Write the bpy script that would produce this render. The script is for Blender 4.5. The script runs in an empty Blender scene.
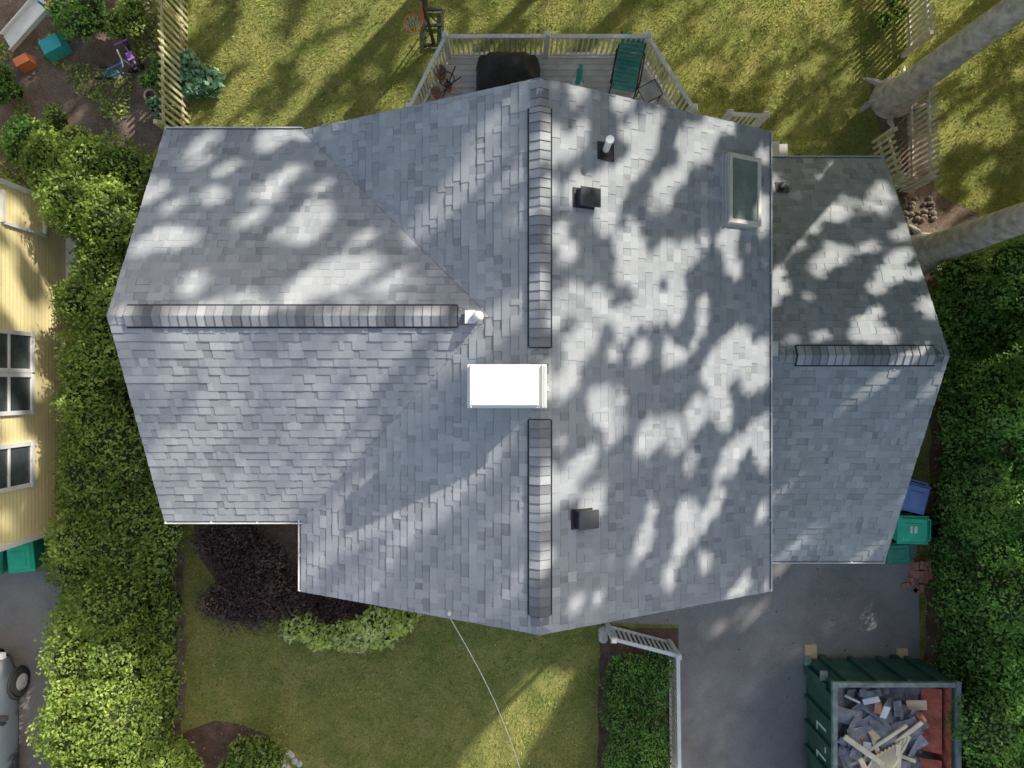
import bpy, math, random
import numpy as np
from mathutils import Vector, Matrix, Quaternion
random.seed(7); rng=np.random.default_rng(7)
H=18.0; F=711.0
def W(px,py,z=0.0):
    s=(H-z)/F
    return ((px-512)*s,(384-py)*s,z)
SUN_EL=math.radians(35); SUN_AZ=math.radians(45)
S=np.array([math.cos(SUN_EL)*math.sin(SUN_AZ),math.cos(SUN_EL)*math.cos(SUN_AZ),math.sin(SUN_EL)])
U=np.array([-.7071,.7071,0.0]); V=np.cross(S,U); V=V if V[2]>0 else -V
sc=bpy.context.scene
# ---------------------------------------------------------------- noise
def vnoise(p,seed=0):
    p=np.asarray(p,float); i=np.floor(p).astype(np.int64); f=p-i; f=f*f*(3-2*f)
    def h(a):
        n=(a[...,0]*73856093)^(a[...,1]*19349663)^(a[...,2]*83492791)^(seed*2654435761)
        n=(n^(n>>13))*1274126177; n=n&0x7fffffff; n=(n^(n>>15))*2246822519; n=n&0x7fffffff
        return ((n>>7)&0xffff)/65535.0
    r=0
    for dx in(0,1):
        for dy in(0,1):
            for dz in(0,1):
                w=(f[...,0] if dx else 1-f[...,0])*(f[...,1] if dy else 1-f[...,1])*(f[...,2] if dz else 1-f[...,2])
                r=r+w*h(i+np.array([dx,dy,dz]))
    return r
# ---------------------------------------------------------------- materials
GAIN=1.55
def newmat(name):
    m=bpy.data.materials.new(name); m.use_nodes=True
    nt=m.node_tree; b=nt.nodes['Principled BSDF']; return m,nt,b
def ramp(nt,cols,gain=1):
    r=nt.nodes.new('ShaderNodeValToRGB'); e=r.color_ramp.elements
    while len(e)<len(cols): e.new(.5)
    for k,(p,c) in enumerate(cols):
        e[k].position=p; e[k].color=(*[min(.88,x*gain) for x in c],1)
    return r
def noise(nt,scale,detail=4,rough=.55,coord=None):
    n=nt.nodes.new('ShaderNodeTexNoise'); n.inputs['Scale'].default_value=scale; n.inputs['Detail'].default_value=detail
    n.inputs['Roughness'].default_value=rough
    if coord is not None: nt.links.new(coord,n.inputs['Vector'])
    return n
def mat(name,c,rough=.7,scale=6,var=.25,bump=0.0,metal=0,fine=None,gain=None):
    m,nt,b=newmat(name)
    tc=nt.nodes.new('ShaderNodeTexCoord'); n=noise(nt,scale,6,.6,tc.outputs['Object'])
    g=gain or (GAIN if max(c)<.7 else 1.05)
    lo=tuple(x*(1-var) for x in c); hi=tuple(min(1,x*(1+var)) for x in c)
    r=ramp(nt,[(.3,lo),(.7,hi)],g); nt.links.new(n.outputs['Fac'],r.inputs['Fac'])
    nt.links.new(r.outputs['Color'],b.inputs['Base Color'])
    b.inputs['Roughness'].default_value=rough; b.inputs['Metallic'].default_value=metal
    if bump:
        n2=noise(nt,fine or scale*6,3,.6,tc.outputs['Object'])
        bp=nt.nodes.new('ShaderNodeBump'); bp.inputs['Strength'].default_value=bump; bp.inputs['Distance'].default_value=.02
        nt.links.new(n2.outputs['Fac'],bp.inputs['Height']); nt.links.new(bp.outputs['Normal'],b.inputs['Normal'])
    return m
def attrmat(name,cols,rough=.8,nscale=3,nvar=.25,fscale=120,fvar=.2,trans=0,gain=1):
    m,nt,b=newmat(name)
    at=nt.nodes.new('ShaderNodeAttribute'); at.attribute_name='val'
    r=ramp(nt,cols,gain); nt.links.new(at.outputs['Fac'],r.inputs['Fac'])
    tc=nt.nodes.new('ShaderNodeTexCoord')
    col=r.outputs['Color']
    for s,v in((nscale,nvar),(fscale,fvar)):
        if not v: continue
        n=noise(nt,s,5,.6,tc.outputs['Object'])
        mr=nt.nodes.new('ShaderNodeMapRange'); mr.inputs[1].default_value=.3; mr.inputs[2].default_value=.7
        mr.inputs[3].default_value=1-v; mr.inputs[4].default_value=1+v
        nt.links.new(n.outputs['Fac'],mr.inputs[0])
        mx=nt.nodes.new('ShaderNodeVectorMath'); mx.operation='SCALE'
        nt.links.new(col,mx.inputs[0]); nt.links.new(mr.outputs[0],mx.inputs['Scale']); col=mx.outputs[0]
    nt.links.new(col,b.inputs['Base Color']); b.inputs['Roughness'].default_value=rough
    if trans:
        b.inputs['Specular IOR Level'].default_value=.25
        t=nt.nodes.new('ShaderNodeBsdfTranslucent'); nt.links.new(col,t.inputs['Color'])
        ms=nt.nodes.new('ShaderNodeMixShader'); ms.inputs[0].default_value=trans
        nt.links.new(b.outputs[0],ms.inputs[1]); nt.links.new(t.outputs[0],ms.inputs[2])
        nt.links.new(ms.outputs[0],nt.nodes['Material Output'].inputs['Surface'])
    return m
M_sh=attrmat('shingle',[(0,(.23,.245,.27)),(.3,(.37,.39,.42)),(.6,(.45,.47,.50)),(1,(.60,.615,.635))],.92,.8,.09,140,.20)
M_cap=attrmat('cap_shingle',[(0,(.16,.17,.19)),(.4,(.31,.325,.355)),(.8,(.45,.465,.49)),(1,(.56,.57,.59))],.92,2,.12,160,.22)
M_white=mat('white_paint',(.78,.78,.77),.45,4,.06)
M_metalw=mat('white_metal',(.76,.77,.75),.4,3,.07)
M_black=mat('black_metal',(.025,.026,.03),.45,8,.3)
M_blackp=mat('black_fabric',(.018,.018,.02),.7,5,.4,.4)
M_wall=mat('gray_siding',(.45,.46,.47),.7,3,.08)
M_yel=mat('yellow_siding',(.80,.69,.38),.6,1.5,.07)
M_glass=mat('window_glass',(.05,.06,.065),.08,2,.4)
M_skyg=mat('skylight_glass',(.16,.20,.18),.12,3,.25)
M_tan=mat('tan_frame',(.52,.50,.46),.5,5,.08)
def asphalt(name,c):
    m,nt,b=newmat(name); tc=nt.nodes.new('ShaderNodeTexCoord')
    n1=noise(nt,.5,6,.65,tc.outputs['Object']); n2=noise(nt,60,4,.8,tc.outputs['Object'])
    r=ramp(nt,[(.3,tuple(x*.72 for x in c)),(.5,c),(.72,tuple(x*1.25 for x in c))]); nt.links.new(n1.outputs['Fac'],r.inputs['Fac'])
    r2=ramp(nt,[(.34,(.48,.48,.48)),(.66,(.88,.88,.88))]); nt.links.new(n2.outputs['Fac'],r2.inputs['Fac'])
    mx=nt.nodes.new('ShaderNodeMix'); mx.data_type='RGBA'; mx.blend_type='MULTIPLY'; mx.inputs[0].default_value=1
    nt.links.new(r.outputs[0],mx.inputs[6]); nt.links.new(r2.outputs[0],mx.inputs[7])
    nt.links.new(mx.outputs[2],b.inputs['Base Color']); b.inputs['Roughness'].default_value=.9
    bp=nt.nodes.new('ShaderNodeBump'); bp.inputs['Strength'].default_value=.6; bp.inputs['Distance'].default_value=.01
    nt.links.new(n2.outputs['Fac'],bp.inputs['Height']); nt.links.new(bp.outputs['Normal'],b.inputs['Normal'])
    return m
M_asph=asphalt('asphalt',(.45,.435,.435))
def groundmat(name,cols,s1=1.2,s2=25,s3=90):
    m,nt,b=newmat(name); tc=nt.nodes.new('ShaderNodeTexCoord')
    n1=noise(nt,s1,8,.7,tc.outputs['Object']); n2=noise(nt,s2,6,.75,tc.outputs['Object']); n3=noise(nt,s3,3,.7,tc.outputs['Object'])
    a=nt.nodes.new('ShaderNodeMath'); a.operation='ADD'; nt.links.new(n1.outputs['Fac'],a.inputs[0]); nt.links.new(n2.outputs['Fac'],a.inputs[1])
    mu=nt.nodes.new('ShaderNodeMath'); mu.operation='MULTIPLY'; mu.inputs[1].default_value=.5; nt.links.new(a.outputs[0],mu.inputs[0])
    r=ramp(nt,cols); nt.links.new(mu.outputs[0],r.inputs['Fac']); nt.links.new(r.outputs[0],b.inputs['Base Color'])
    bp=nt.nodes.new('ShaderNodeBump'); bp.inputs['Strength'].default_value=1; bp.inputs['Distance'].default_value=.03
    nt.links.new(n3.outputs['Fac'],bp.inputs['Height']); nt.links.new(bp.outputs['Normal'],b.inputs['Normal'])
    b.inputs['Roughness'].default_value=.95; b.inputs['Specular IOR Level'].default_value=.1
    return m
M_lawn=groundmat('lawn',[(.35,(.15,.20,.055)),(.46,(.28,.32,.09)),(.55,(.44,.41,.14)),(.68,(.60,.49,.27))])
M_soil=groundmat('soil',[(.35,(.10,.075,.06)),(.5,(.24,.18,.145)),(.65,(.40,.325,.26))],2,18,60)
M_mulch=groundmat('mulch',[(.35,(.08,.05,.04)),(.5,(.20,.13,.10)),(.65,(.34,.24,.19))],3,30,80)
M_grass=attrmat('grass_blades',[(0,(.15,.22,.05)),(.5,(.36,.42,.105)),(1,(.70,.60,.22))],.8,1,.25,8,.2,.25)
M_leafH=attrmat('hedge_leaves',[(0,(.12,.19,.045)),(.5,(.31,.45,.09)),(1,(.66,.74,.20))],.55,.9,.3,5,.25,.35)
M_leafR=attrmat('hedge_leaves_b',[(0,(.09,.20,.05)),(.5,(.21,.43,.09)),(1,(.46,.68,.17))],.5,.9,.3,5,.25,.35)
M_leafD=attrmat('barberry_leaves',[(0,(.06,.04,.04)),(.6,(.16,.10,.095)),(1,(.34,.24,.17))],.6,2,.3,8,.2,.2)
M_leafY=attrmat('hydrangea_leaves',[(0,(.34,.46,.06)),(.5,(.68,.78,.20)),(1,(.88,.88,.55))],.6,2,.2,8,.2,.3)
M_leafB=attrmat('hosta_leaves',[(0,(.10,.22,.12)),(.6,(.26,.46,.28)),(1,(.5,.64,.44))],.5,2,.2,8,.2,.2)
M_leafT=attrmat('tree_leaves',[(0,(.10,.17,.04)),(.5,(.20,.30,.07)),(1,(.34,.45,.12))],.6,1,.2,5,.2,.45)
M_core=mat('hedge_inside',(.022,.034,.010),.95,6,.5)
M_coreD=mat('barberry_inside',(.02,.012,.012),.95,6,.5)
M_bark=mat('bark',(.42,.37,.34),.9,5,.4,1.0,fine=14)
M_wood=mat('weathered_wood',(.52,.43,.27),.8,5,.3,.3)
M_woodg=mat('gray_wood',(.46,.42,.35),.8,5,.25,.3)
M_deck=mat('deck_boards',(.40,.39,.40),.7,4,.15)
M_gbin=mat('green_plastic',(.02,.36,.23),.4,4,.12); M_gbin2=mat('dark_green_plastic',(.015,.17,.12),.4,4,.15)
M_bbin=mat('blue_plastic',(.11,.18,.42),.4,4,.12)
M_dump=mat('dumpster_paint',(.02,.07,.052),.5,3,.35); M_rust=mat('rusty_red',(.36,.095,.06),.75,5,.45)
M_brick=mat('brick',(.38,.17,.12),.85,9,.3)
M_pine=mat('fresh_lumber',(.66,.50,.36),.75,5,.2); M_card=mat('cardboard',(.54,.40,.27),.8,4,.15)
M_fabric=mat('teal_fabric',(.06,.22,.21),.8,8,.2); M_teal=mat('teal_plastic',(.03,.30,.32),.5,5,.15)
M_orange=mat('orange_paint',(.65,.17,.06),.5,5,.15); M_blue=mat('blue_paint',(.06,.22,.55),.4,4,.15)
M_car=mat('gray_car_paint',(.045,.056,.068),.45,2,.05); M_tire=mat('tire_rubber',(.02,.02,.022),.8,8,.2)
M_gal=mat('galvanised_metal',(.45,.46,.47),.4,6,.15,metal=.6)
M_conc=mat('concrete',(.42,.41,.39),.9,4,.2,.3); M_purple=mat('purple_plastic',(.25,.12,.40),.5,5,.1); M_felt=mat('old_shingle_scrap',(.17,.175,.20),.95,7,.4,.5,fine=60)
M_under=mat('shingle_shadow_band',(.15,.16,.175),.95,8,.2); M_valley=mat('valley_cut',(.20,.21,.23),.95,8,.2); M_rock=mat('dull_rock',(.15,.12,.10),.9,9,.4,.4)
M_litter=attrmat('dry_leaves',[(0,(.14,.09,.05)),(.5,(.34,.24,.12)),(1,(.60,.50,.25))],.8,3,.2,20,.2)
# ---------------------------------------------------------------- mesh builder
class MB:
    def __init__(s): s.v=[];s.f=[];s.m=[];s.a=[];s.s=[]
    def add(s,vs,fs,m=0,a=.5,sm=False,X=None):
        o=len(s.v)
        for p in vs:
            s.v.append(tuple(X@Vector(p)) if X is not None else tuple(p))
        for f in fs: s.f.append([o+i for i in f]); s.m.append(m); s.a.append(a); s.s.append(sm)
    def box(s,c,d,m=0,rz=0,X=None,a=.5,top=(1,1),R=None):
        hx,hy,hz=d[0]/2,d[1]/2,d[2]/2
        vs=[(-hx,-hy,-hz),(hx,-hy,-hz),(hx,hy,-hz),(-hx,hy,-hz),(-hx*top[0],-hy*top[1],hz),(hx*top[0],-hy*top[1],hz),(hx*top[0],hy*top[1],hz),(-hx*top[0],hy*top[1],hz)]
        T=Matrix.Translation(c)@(R.to_4x4() if R is not None else Matrix.Rotation(rz,4,'Z'))
        if X is not None: T=X@T
        s.add(vs,[(3,2,1,0),(4,5,6,7),(0,1,5,4),(1,2,6,5),(2,3,7,6),(3,0,4,7)],m,a,X=T)
    def beam(s,p0,p1,w,h,m=0,a=.5,X=None):
        p0=Vector(p0);p1=Vector(p1);d=p1-p0
        R=d.to_track_quat('X','Z').to_matrix()
        s.box((p0+p1)/2,(d.length,w,h),m,R=R,a=a,X=X)
    def tube(s,ps,rs,n=10,m=0,a=.5,cap=True,X=None,wob=0):
        ps=[Vector(p) for p in ps]; vs=[];fs=[]; q=None; pd=None
        for k,p in enumerate(ps):
            d=(ps[min(k+1,len(ps)-1)]-ps[max(k-1,0)]).normalized()
            q=d.to_track_quat('Z','Y') if q is None else pd.rotation_difference(d)@q
            pd=d
            for j in range(n):
                t=2*math.pi*j/n; r=rs[k]*(1+wob*math.sin(3*t+k*.3)+wob*.7*math.sin(5*t+k*.4))
                vs.append(p+q@Vector((math.cos(t)*r,math.sin(t)*r,0)))
        for k in range(len(ps)-1):
            for j in range(n):
                fs.append((k*n+j,k*n+(j+1)%n,(k+1)*n+(j+1)%n,(k+1)*n+j))
        s.add(vs,fs,m,a,True,X=X)
        if cap:
            o=len(ps)-1
            s.add(vs[:n],[tuple(reversed(range(n)))],m,a,X=X); s.add(vs[o*n:],[tuple(range(n))],m,a,X=X)
    def ring(s,c,nrm,R,r,n=20,k=6,m=0):
        q=Vector(nrm).to_track_quat('Z','Y'); vs=[];fs=[]
        for i in range(n):
            t=2*math.pi*i/n
            for j in range(k):
                p=2*math.pi*j/k
                vs.append(Vector(c)+q@Vector(((R+r*math.cos(p))*math.cos(t),(R+r*math.cos(p))*math.sin(t),r*math.sin(p))))
        for i in range(n):
            for j in range(k):
                fs.append((i*k+j,((i+1)%n)*k+j,((i+1)%n)*k+(j+1)%k,i*k+(j+1)%k))
        s.add(vs,fs,m,.5,True)
    def ell(s,c,r,m=0,nu=14,nv=8,a=.5,jit=0):
        vs=[];fs=[]
        for i in range(nv+1):
            ph=math.pi*i/nv
            for j in range(nu):
                t=2*math.pi*j/nu; k=1+random.uniform(-jit,jit)
                vs.append((c[0]+r[0]*k*math.sin(ph)*math.cos(t),c[1]+r[1]*k*math.sin(ph)*math.sin(t),c[2]+r[2]*k*math.cos(ph)))
        for i in range(nv):
            for j in range(nu):
                fs.append((i*nu+j,(i+1)*nu+j,(i+1)*nu+(j+1)%nu,i*nu+(j+1)%nu))
        s.add(vs,fs,m,a,True)
    def done(s,name,mats,parent=None,bevel=0):
        me=bpy.data.meshes.new(name); me.from_pydata(s.v,[],s.f)
        for x in (mats if isinstance(mats,list) else [mats]): me.materials.append(x)
        me.polygons.foreach_set('material_index',s.m); me.polygons.foreach_set('use_smooth',s.s)
        at=me.attributes.new('val','FLOAT','FACE'); at.data.foreach_set('value',s.a)
        me.update()
        ob=bpy.data.objects.new(name,me); sc.collection.objects.link(ob)
        if parent: ob.parent=parent
        if bevel:
            b=ob.modifiers.new('bevel','BEVEL'); b.width=bevel; b.segments=2; b.limit_method='ANGLE'
        return ob
def empty(name):
    e=bpy.data.objects.new(name,None); e.empty_display_size=.3; sc.collection.objects.link(e); return e
def quads(name,P,vals,m,parent=None):
    N=len(P); me=bpy.data.meshes.new(name)
    me.vertices.add(N*4); me.vertices.foreach_set('co',P.reshape(-1).astype(np.float32))
    me.loops.add(N*4); me.loops.foreach_set('vertex_index',np.arange(N*4,dtype=np.int32))
    me.polygons.add(N); me.polygons.foreach_set('loop_start',np.arange(0,N*4,4,dtype=np.int32))
    me.update(calc_edges=True); me.materials.append(m)
    at=me.attributes.new('val','FLOAT','FACE'); at.data.foreach_set('value',np.clip(vals,0,1).astype(np.float32))
    ob=bpy.data.objects.new(name,me); sc.collection.objects.link(ob)
    if parent: ob.parent=parent
    return ob
def leafquads(C,N,size,asp=.55):
    n=len(C); r=rng.normal(size=(n,3)); a=np.cross(N,r); a/=np.linalg.norm(a,axis=1)[:,None]+1e-9
    b=np.cross(N,a); b/=np.linalg.norm(b,axis=1)[:,None]+1e-9
    L=(size*rng.uniform(.6,1.3,n)/2)[:,None]
    return np.stack([C-a*L,C+b*L*asp-a*L*.1,C+a*L,C-b*L*asp-a*L*.1],1)
def foliage(name,blobs,dens,size,m,core,parent=None,seed=1,spread=1.0,corescale=.8):
    Cs=[];Ns=[];cm=MB()
    for (x,y,z,rx,ry,rz) in blobs:
        area=4*math.pi*((rx*ry+rx*rz+ry*rz)/3); n=int(area*dens*.6)
        d=rng.normal(size=(n,3)); d[:,2]=np.where(d[:,2]<-.2*np.abs(d[:,0]),np.abs(d[:,2]),d[:,2]); d/=np.linalg.norm(d,axis=1)[:,None]
        q=d*2.2+np.array([x,y,z])*1.7
        rad=.80+.50*vnoise(q*1.6,seed)+rng.normal(0,.07,n)*spread
        c=np.array([x,y,z])+d*rad[:,None]*np.array([rx,ry,rz]); c[:,2]=np.maximum(c[:,2],.03)
        nn=d*.6+rng.normal(size=(n,3))*.7; nn/=np.linalg.norm(nn,axis=1)[:,None]
        Cs.append(c);Ns.append(nn)
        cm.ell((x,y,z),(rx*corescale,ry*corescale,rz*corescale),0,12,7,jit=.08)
    C=np.concatenate(Cs);N=np.concatenate(Ns)
    vals=.20+.55*vnoise(C*1.1,seed+3)+rng.uniform(-.28,.32,len(C))
    e=empty(name) if parent is None else parent
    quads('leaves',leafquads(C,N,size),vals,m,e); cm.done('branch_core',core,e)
    return e
# ---------------------------------------------------------------- roof data
MR=(.404,7.75,4.05,.5235,-3.60,4.40)
LR=(1.02,7.36,3.38,.513,-6.04,-.2)
RR=(.505,5.44,4.145,.52,4.15,7.71)
def roofz(x,y):
    z=np.zeros_like(x)
    a=(np.abs(x-MR[0])<MR[2])&(y>MR[4])&(y<MR[5]); z=np.where(a,MR[1]-MR[3]*np.abs(x-MR[0]),z)
    a=(np.abs(y-LR[0])<LR[2])&(x>LR[4])&(x<LR[5]); z=np.where(a,np.maximum(z,LR[1]-LR[3]*np.abs(y-LR[0])),z)
    a=(np.abs(y-RR[0])<RR[2])&(x>RR[4])&(x<RR[5]); z=np.where(a,np.maximum(z,RR[1]-RR[3]*np.abs(y-RR[0])),z)
    a=(x>-10.4)&(x<-8.1)&(z<.1)&(y<5.3); z=np.where(a,2.0,z)
    a=(x>10.6)&(x<13.5)&(y<2.8)&(z<.1); z=np.where(a,2.0,z)
    a=(x<-11.06)&(y<4.4)&(y>-3.6); z=np.where(a,6,z)
    return z
house=empty('gray_shingle_roof_house')
def slope_frame(o,a,b):
    a=Vector(a).normalized(); b=Vector(b).normalized(); n=a.cross(b)
    X=Matrix((a,b,n)).transposed().to_4x4(); X.translation=Vector(o); return X,n
def shingles(name,o,a,b,La,Lb):
    X,n=slope_frame(o,a,b); g=MB()
    g.box((La/2,Lb/2,-.07),(La,Lb,.10),1,X=X)
    e=.142; v=-.02
    while v<Lb:
        u=-.015-random.uniform(0,.25); base=random.gauss(0,.025)
        v1=min(v+e+.02,Lb+.02)
        while u<La+.015:
            w=random.choice([.07,.09,.11,.13,.15,.18,.21]); u0=max(u,-.015);u1=min(u+w,La+.015)
            if u1-u0>.01:
                lam=random.random()<.5; t=.017 if lam else .009
                col=min(.9,max(.12,random.gauss(.48 if lam else .36,.11)+base))
                g.add([(u0,v,t-.012),(u1,v,t-.012),(u1,v,t),(u0,v,t),(u1,v1,t-.010),(u0,v1,t-.010)],[(0,1,2,3),(3,2,4,5)],0,col,X=X)
                dk=max(0,col-.3)
                g.add([(u0,v,t-.02),(u0,v,t),(u0,v1,t-.010),(u0,v1,t-.03)],[(0,1,2,3)],0,dk,X=X)
                g.add([(u1,v,t-.02),(u1,v,t),(u1,v1,t-.010),(u1,v1,t-.03)],[(3,2,1,0)],0,dk,X=X)
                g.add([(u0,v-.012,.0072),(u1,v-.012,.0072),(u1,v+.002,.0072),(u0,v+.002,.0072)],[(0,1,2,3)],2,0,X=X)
            u+=w
        v+=e
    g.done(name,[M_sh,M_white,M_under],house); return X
def sl(run,s): return run*math.sqrt(1+s*s)
zE=MR[1]-MR[3]*MR[2]; LY=MR[5]-MR[4]
XR=shingles('roof_slope_east',(MR[0]+MR[2],MR[4],zE),(0,1,0),(-1,0,MR[3]),LY,sl(MR[2],MR[3]))
XL=shingles('roof_slope_west',(MR[0]-MR[2],MR[5],zE),(0,-1,0),(1,0,MR[3]),LY,sl(MR[2],MR[3]))
zL=LR[1]-LR[3]*LR[2]; LL=LR[5]-LR[4]
shingles('roof_wing_slope_north',(LR[5],LR[0]+LR[2],zL),(-1,0,0),(0,-1,LR[3]),LL,sl(LR[2],LR[3]))
shingles('roof_wing_slope_south',(LR[4],LR[0]-LR[2],zL),(1,0,0),(0,1,LR[3]),LL,sl(LR[2],LR[3]))
zR=RR[1]-RR[3]*RR[2]; RL=RR[5]-RR[4]
shingles('roof_addition_slope_north',(RR[5],RR[0]+RR[2],zR),(-1,0,0),(0,-1,RR[3]),RL,sl(RR[2],RR[3]))
shingles('roof_addition_slope_south',(RR[4],RR[0]-RR[2],zR),(1,0,0),(0,1,RR[3]),RL,sl(RR[2],RR[3]))
g=MB(); xv0=MR[0]-(MR[1]-LR[1])/MR[3]
for sg in(1,-1):
    p0=Vector((xv0,LR[0],LR[1]+.012)); p1=Vector((MR[0]-MR[2]+.05,LR[0]+sg*((LR[1]-zE)/LR[3]-.04),zE+.035))
    g.beam(p0,p1,.012,.012)
g.done('roof_valleys',M_valley,house)
def caps(name,p0,d,L,s,half,lift,edge=False):
    g=MB(); d=Vector(d); c=Vector((-d.y,d.x,0)); p0=Vector(p0); u=0
    cs=1/math.sqrt(1+s*s); h=half*cs
    if edge:
        for sg in(1,-1):
            q0=p0+c*sg*(h+.008)+Vector((0,0,-s*h+.008)); 
            g.beam(q0,q0+d*L,.032,.03,1)
        for q in(p0,p0+d*L): g.beam(q-c*h+Vector((0,0,-s*h)),q+Vector((0,0,lift-.01)),.03,.03,1); g.beam(q+c*h+Vector((0,0,-s*h)),q+Vector((0,0,lift-.01)),.03,.03,1)
    v=random.gauss(.5,.2)
    while u<L:
        w=min(.135,L-u)
        v=.45*v+.55*random.gauss(.46,.32); t=lift+.012
        a=p0+d*u; b=p0+d*(u+w+.0)
        z0=Vector((0,0,t+.010)); z1=Vector((0,0,t-.004)); dn=Vector((0,0,-s*h))
        vs=[a+z0,a+c*h+dn+z0,b+c*h+dn+z1,b+z1,a-c*h+dn+z0,b-c*h+dn+z1]
        g.add(vs,[(0,3,2,1),(0,4,5,3)],0,min(1,max(0,v)))
        q=[p+d*.007+Vector((0,0,.001)) for p in vs]
        g.add([vs[0]+Vector((0,0,.002)),vs[1]+Vector((0,0,.002)),q[1],q[0]],[(3,2,1,0)],0,.1); g.add([vs[0]+Vector((0,0,.002)),vs[4]+Vector((0,0,.002)),q[4],q[0]],[(0,1,2,3)],0,.1)
        dz=Vector((0,0,-.025))
        g.add([vs[0],vs[1],vs[1]+dz,vs[0]+dz],[(0,1,2,3)],0,0); g.add([vs[0],vs[4],vs[4]+dz,vs[0]+dz],[(3,2,1,0)],0,0)
        g.add([vs[1],vs[2],vs[2]+dz,vs[1]+dz],[(0,1,2,3)],0,0); g.add([vs[4],vs[5],vs[5]+dz,vs[4]+dz],[(3,2,1,0)],0,0)
        u+=.135
    g.done(name,[M_cap,M_black],house)
rx,rz=MR[0],MR[1]
yy=lambda py:(384-py)*(H-rz)/F
caps('ridge_cap',(rx,MR[4]-.02,rz),(0,1,0),yy(616)-MR[4],MR[3],.15,.0)
caps('ridge_vent',(rx,yy(616),rz),(0,1,0),yy(420)-yy(616),MR[3],.175,.035,True)
caps('ridge_cap',(rx,yy(420),rz),(0,1,0),yy(347)-yy(420),MR[3],.15,.0)
caps('ridge_vent',(rx,yy(347),rz),(0,1,0),yy(107)-yy(347),MR[3],.175,.035,True)
caps('ridge_cap',(rx,yy(107),rz),(0,1,0),MR[5]+.02-yy(107),MR[3],.15,.0)
xx=lambda px,z:(px-512)*(H-z)/F
caps('ridge_cap',(LR[4]-.02,LR[0],LR[1]),(1,0,0),xx(125,LR[1])-LR[4],LR[3],.15,0)
caps('ridge_vent',(xx(125,LR[1]),LR[0],LR[1]),(1,0,0),xx(457,LR[1])-xx(125,LR[1]),LR[3],.175,.035,True)
caps('ridge_cap',(xx(457,LR[1]),LR[0],LR[1]),(1,0,0),.42,LR[3],.15,0)
caps('ridge_cap',(4.3,RR[0],RR[1]),(1,0,0),xx(797,RR[1])-4.3,RR[3],.12,0)
caps('ridge_vent',(xx(797,RR[1]),RR[0],RR[1]),(1,0,0),xx(936,RR[1])-xx(797,RR[1]),RR[3],.19,.035,True)
caps('ridge_cap',(xx(936,RR[1]),RR[0],RR[1]),(1,0,0),RR[5]-xx(936,RR[1])+.02,RR[3],.14,0)
# walls
g=MB()
g.box((MR[0],.4,2.75),(7.4,7.3,5.5)); g.box((-4.4,LR[0],2.7),(2.6,6.1,5.4)); g.box((5.7,RR[0],1.6),(3.4,7.6,3.2))
def gable(ax,pos,c,half,z0,zt,th=.12):
    if ax=='y': vs=[(c-half,pos,z0),(c+half,pos,z0),(c,pos,zt),(c-half,pos+th,z0),(c+half,pos+th,z0),(c,pos+th,zt)]
    else: vs=[(pos,c-half,z0),(pos,c+half,z0),(pos,c,zt),(pos+th,c-half,z0),(pos+th,c+half,z0),(pos+th,c,zt)]
    g.add(vs,[(0,1,2),(5,4,3),(0,3,4,1),(1,4,5,2),(2,5,3,0)])
gable('y',-3.25,MR[0],3.7,5.5,7.42); gable('y',3.93,MR[0],3.7,5.5,7.42); gable('x',-5.7,LR[0],3.05,5.4,6.95); gable('x',7.28,RR[0],3.8,3.2,5.1)
g.done('walls',M_wall,house)
g=MB()
for (x,y,z,w,h,ax) in[(-2,-3.27,4,1,1.4,'y'),(2.2,-3.27,4,1,1.4,'y'),(-1.8,-3.27,1.5,1.6,1.4,'y'),(2.8,-3.27,1.1,1,2.1,'y'),(-2,4.07,4,1,1.4,'y'),(1,4.07,2,2,2.1,'y'),(-5.72,1,4,1.2,1.4,'x'),(-5.72,1,1.5,1.2,1.4,'x'),(7.42,.5,1.7,1.4,1.3,'x')]:
    if ax=='y': g.box((x,y,z),(w+.2,.06,h+.2),0); g.box((x,y-.01 if y<0 else y+.01,z),(w,.07,h),1); g.box((x,y,z),(w,.1,.05),0); g.box((x,y,z),(.05,.104,h),0)
    else: g.box((x,y,z),(.06,w+.2,h+.2),0); g.box((x-.01 if x<0 else x+.01,y,z),(.07,w,h),1); g.box((x,y,z),(.1,w,.05),0); g.box((x,y,z),(.104,.05,h),0)
g.done('windows',[M_white,M_glass],house)
g=MB()
def gutter(p0,p1,out):
    p0=Vector(p0);p1=Vector(p1);o=Vector(out); z=Vector((0,0,1))
    g.beam(p0+o*.065-z*.045,p1+o*.065-z*.045,.016,.11); g.beam(p0+o*.02-z*.11,p1+o*.02-z*.11,.10,.01)
    L=(p1-p0).length; n=int(L/.6)
    for i in range(n+1):
        q=p0+(p1-p0)*(i/max(n,1)); g.beam(q-o*.02-z*.02,q+o*.07-z*.02,.025,.012)
xE=MR[0]+MR[2]; xW=MR[0]-MR[2]
gutter((xE,MR[4],zE),(xE,MR[5],zE),(1,0,0)); gutter((xW,MR[4],zE),(xW,LR[0]-LR[2],zE),(-1,0,0))
gutter((LR[4],LR[0]+LR[2],zL),(xW,LR[0]+LR[2],zL),(0,1,0)); gutter((LR[4],LR[0]-LR[2],zL),(xW,LR[0]-LR[2],zL),(0,-1,0))
gutter((xE-.1,RR[0]+RR[2],zR),(RR[5],RR[0]+RR[2],zR),(0,1,0)); gutter((xE-.1,RR[0]-RR[2],zR),(RR[5],RR[0]-RR[2],zR),(0,-1,0))
g.box((xE+.05,MR[4]+.1,zE/2),(.07,.07,zE-.2)); g.box((RR[5]-.3,RR[0]+RR[2]-.28,1.6),(.07,.07,3.1))
g.beam((xE+.1,MR[4]+.1,.2),(xE+.7,MR[4]+.25,.05),.08,.07)
g.done('gutters',M_white,house)
g=MB()
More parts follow.
